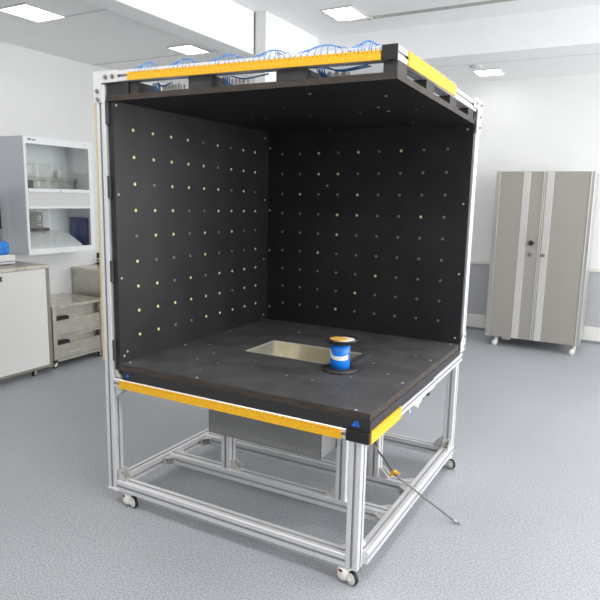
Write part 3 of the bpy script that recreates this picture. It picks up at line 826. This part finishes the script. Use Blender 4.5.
# ------------------------------------------------------------------ white bench, drawer cart and steel bench along the left wall
t = thing('workbench', 'wheeled bench with a white front panel and brownish steel frame', 'workbench', (-2.5, -.4, 0))
bx0, bx1, by0, by1 = -2.92, -2.20, -1.05, .058
obj('bench_top', box(B(), bx0, bx1+.004, by0, by1, .908, .938, .004), 'carttop', t)
obj('front_panel', box(B(), bx1-.012, bx1-.001, by0+.02, .024, .078, .906), 'offwhite', t)
bm = B(); box(bm, bx1-.03, bx1+.003, .022, .056, .045, .910, .003); box(bm, bx0, bx0+.03, .022, .056, .045, .91); box(bm, bx1-.03, bx1+.002, by0, .03, .055, .078, .002)
box(bm, bx0, bx1-.03, .03, .056, .05, .08); obj('frame', bm, 'benchframe', t)
obj('side_panel', box(B(), bx0+.03, bx1-.03, .035, .045, .08, .908), 'offwhite', t)
for y, z in ((-.005, .87), (-.005, .115)):
    bm = B(); cyl(bm, (bx1-.001, y, z), (bx1+.003, y, z), .007); obj('panel_screw', bm, 'zinc', t)
bm = B(); box(bm, bx1, bx1+.014, -.44, -.385, .842, .848, .002); box(bm, bx1, bx1+.014, -.44, -.385, .868, .876, .002); box(bm, bx1, bx1+.006, -.45, -.39, .842, .876, .002); obj('latch', bm, 'blackpl', t)
small_caster(-2.235, -.105, math.radians(-70), t, .06, .022, 'zinc'); small_caster(-2.235, -.95, math.radians(-70), t, .06, .022, 'zinc')
small_caster(-2.86, -.105, math.radians(-70), t, .06, .022, 'zinc'); small_caster(-2.86, -.95, math.radians(-70), t, .06, .022, 'zinc')
p = thing('paper_stack', 'low stack of white and blue papers on the white bench', 'papers', (-2.45, -.25, .938))
for i, (m, y1, z0, z1) in enumerate((('greycable', -.145, .938, .948), ('paperw', -.115, .948, .965), ('bluesticker', -.135, .965, .971), ('paperw', -.12, .971, 1.02))):
    obj('sheet_pile', box(B(), -2.62+.01*i, -2.40+.006*i, -.50, y1, z0, z1, .003), m, p)
bm = B(); box(bm, -2.60, -2.42, -.52, -.135, 1.02, 1.128, .022)
bl = tag(obj('blue_package', bm, 'bluebag', base=None), 'bright blue plastic package on the paper stack of the white bench', 'package')
mn = thing('monitor', 'black flat monitor cut by the photo edge beside the white hood', 'monitor', (-2.75, -.30, .938))
obj('screen', box(B(), -2.78, -2.745, -.62, .028, 1.21, 1.575, .006), 'blackpl', mn)
bm = B(); cyl(bm, (-2.775, -.30, .95), (-2.775, -.30, 1.30), .02); cyl(bm, (-2.775, -.30, .938), (-2.775, -.30, .95), .10, .09, 28); obj('stand', bm, 'blackpl', mn)

t = thing('drawer_cart', 'low scuffed steel cart with two open-topped drawers on casters', 'cart', (-2.5, .4, 0))
kx0, kx1, ky0, ky1, kz0, kz1 = -2.775, -2.25, .112, .690, .058, .560
obj('top', box(B(), kx0, kx1+.004, ky0-.004, ky1+.004, .530, kz1, .003), 'carttop', t)
bm = B()
for x in (kx0, kx1-.03):
    for y in (ky0, ky1-.04): box(bm, x, x+.03, y, y+.04, kz0, .53, .002)
box(bm, kx0, kx1, ky0, ky1, kz0, kz0+.022, .002); box(bm, kx0, kx1-.004, ky0, ky1, .268, .290)
obj('frame', bm, 'cartsteel', t)
bm = B(); box(bm, kx0+.03, kx1-.03, ky0+.01, ky0+.014, .08, .53); box(bm, kx0+.03, kx1-.03, ky1-.014, ky1-.01, .08, .53); box(bm, kx0+.004, kx0+.008, ky0+.04, ky1-.04, .08, .53); box(bm, kx1-.075, kx1-.071, ky0+.014, ky1-.014, .08, .53); obj('sheet_sides', bm, 'cartsteel', t)
for z0, z1 in ((.292, .425), (.082, .205)):
    bm = B(); f = kx1-.006
    box(bm, f-.010, f, ky0+.044, ky1-.044, z0, z1, .002); box(bm, kx0+.05, f-.010, ky0+.05, ky0+.054, z0, z1-.03); box(bm, kx0+.05, f-.010, ky1-.054, ky1-.05, z0, z1-.03)
    box(bm, kx0+.05, f-.01, ky0+.05, ky1-.05, z0, z0+.004); box(bm, kx0+.05, kx0+.054, ky0+.05, ky1-.05, z0, z1-.03)
    d = obj('drawer', bm, 'cartsteel', t)
    # folded lip, and a dark block standing in for the slot's shaded interior
    bm = B(); box(bm, f-.09, f-.004, .30, ky1-.046, z1, z1+.006, .001); obj('lip', bm, 'carttop', d)
    bm = B(); box(bm, f-.05, f-.012, ky0+.056, .30, z1-.012, z1+.028, .001); obj('slot_shade', bm, 'darkgap', d)
    if z0 < .2:
        bm = B(); box(bm, f, f+.006, .28, .405, .118, .127, .002); obj('handle', bm, 'zinc', d)
    else:
        bm = B(); box(bm, f-.002, f+.006, .35, .385, z1-.004, z1+.008, .002); obj('bright_clip', bm, 'satin', d)
small_caster(-2.28, .65, math.radians(-60), t, .058, .022, 'zinc'); small_caster(-2.28, .15, math.radians(-100), t, .058, .022, 'zinc')
small_caster(-2.72, .65, math.radians(-60), t, .058, .022, 'zinc'); small_caster(-2.72, .15, math.radians(-100), t, .058, .022, 'zinc')

t = thing('steel_bench', 'taller steel bench standing behind the low drawer cart', 'bench', (-2.4, 1.2, 0))
obj('top', box(B(), -2.782, -2.05, .786, 1.75, .790, .812, .003), 'carttop', t)
bm = B(); box(bm, -2.778, -2.06, .790, .800, .06, .790); box(bm, -2.778, -2.06, 1.73, 1.74, .06, .79); box(bm, -2.07, -2.06, .80, 1.73, .06, .79); box(bm, -2.778, -2.06, .80, 1.73, .06, .07)
obj('body', bm, 'cartsteel', t)
bm = B()
for x in (-2.74, -2.10):
    for y in (.83, 1.70): cyl(bm, (x, y, 0), (x, y, .062), .018)
obj('feet', bm, 'blacktyre', t)
tl = thing('black_clamp', 'small black clamp stand on the steel bench behind the rig post', 'clamp', (-2.75, 1.12, .812))
obj('base', box(B(), -2.79+.02, -2.70, 1.08, 1.16, .812, .824, .002), 'blackpl', tl)
bm = B(); box(bm, -2.765, -2.748, 1.10, 1.13, .824, .93, .002); obj('upright', bm, 'blackpl', tl)
bm = B(); box(bm, -2.748, -2.70, 1.09, 1.14, .86, .875, .002); box(bm, -2.748, -2.71, 1.09, 1.14, .835, .846, .002); obj('jaw', bm, 'zinc', tl)

# ------------------------------------------------------------------ light
def area(name, loc, rot, sx, sy, power, col=(1, 1, 1)):
    l = bpy.data.lights.new(name, 'AREA'); l.shape = 'RECTANGLE'; l.size = sx; l.size_y = sy; l.energy = power; l.color = col
    o = bpy.data.objects.new(name, l); COL.objects.link(o); o.location = loc; o.rotation_euler = rot; return o
# daylight entering through the window band in the right wall
area('window_daylight', (XR+.04, (WY0+WY1)/2, (WZ0+WZ1)/2), (0, math.pi/2, 0), WZ1-WZ0-.1, WY1-WY0-.1, 350, (.985, .985, 1))
# unseen bare lamps added out of frame to fill the room, no fixtures
for x, y in ((1.5, .2), (3.4, .2), (1.5, -2.2), (3.4, -2.2), (-.4, -2.2), (-.4, -4.6), (1.5, -4.6), (3.4, -4.6)):
    area('fill_lamp', (x, y, ZH-.02), (0, 0, 0), .6, .6, 22, (1, .985, .95))
for x, y in ((-2.2, -2.4), (-2.2, -4.8)):
    area('fill_lamp', (x, y, ZL-.02), (0, 0, 0), .6, .6, 9, (1, .985, .95))
w = bpy.data.worlds.new('sky'); SC.world = w; w.use_nodes = True
w.node_tree.nodes['Background'].inputs['Color'].default_value = (.85, .92, 1, 1)
w.node_tree.nodes['Background'].inputs['Strength'].default_value = .8

# ------------------------------------------------------------------ camera
cam = bpy.data.cameras.new('camera'); co = bpy.data.objects.new('camera', cam); COL.objects.link(co)
r = V((0.8758319521895661, 0.4821559928989612, 0.021071071055610492))
d = V((0.0983305136992914, -0.13553171237696843, -0.9858814660068421))
f = V((-0.47249285878142877, 0.8655384182413762, -0.16611363069966177))
mw = Matrix((( r.x, -d.x, -f.x, CAM.x), (r.y, -d.y, -f.y, CAM.y), (r.z, -d.z, -f.z, CAM.z), (0, 0, 0, 1)))
co.matrix_world = mw
cam.sensor_width = 36; cam.lens = 605.655/600*36; cam.clip_start = .05; cam.clip_end = 60
SC.camera = co
vs = SC.view_settings
vs.view_transform = 'Standard'; vs.look = 'None'; vs.gamma = 1; vs.use_curve_mapping = False; vs.exposure = -.23
SC.cycles.max_bounces = 8; SC.cycles.diffuse_bounces = 5; SC.cycles.use_denoising = True
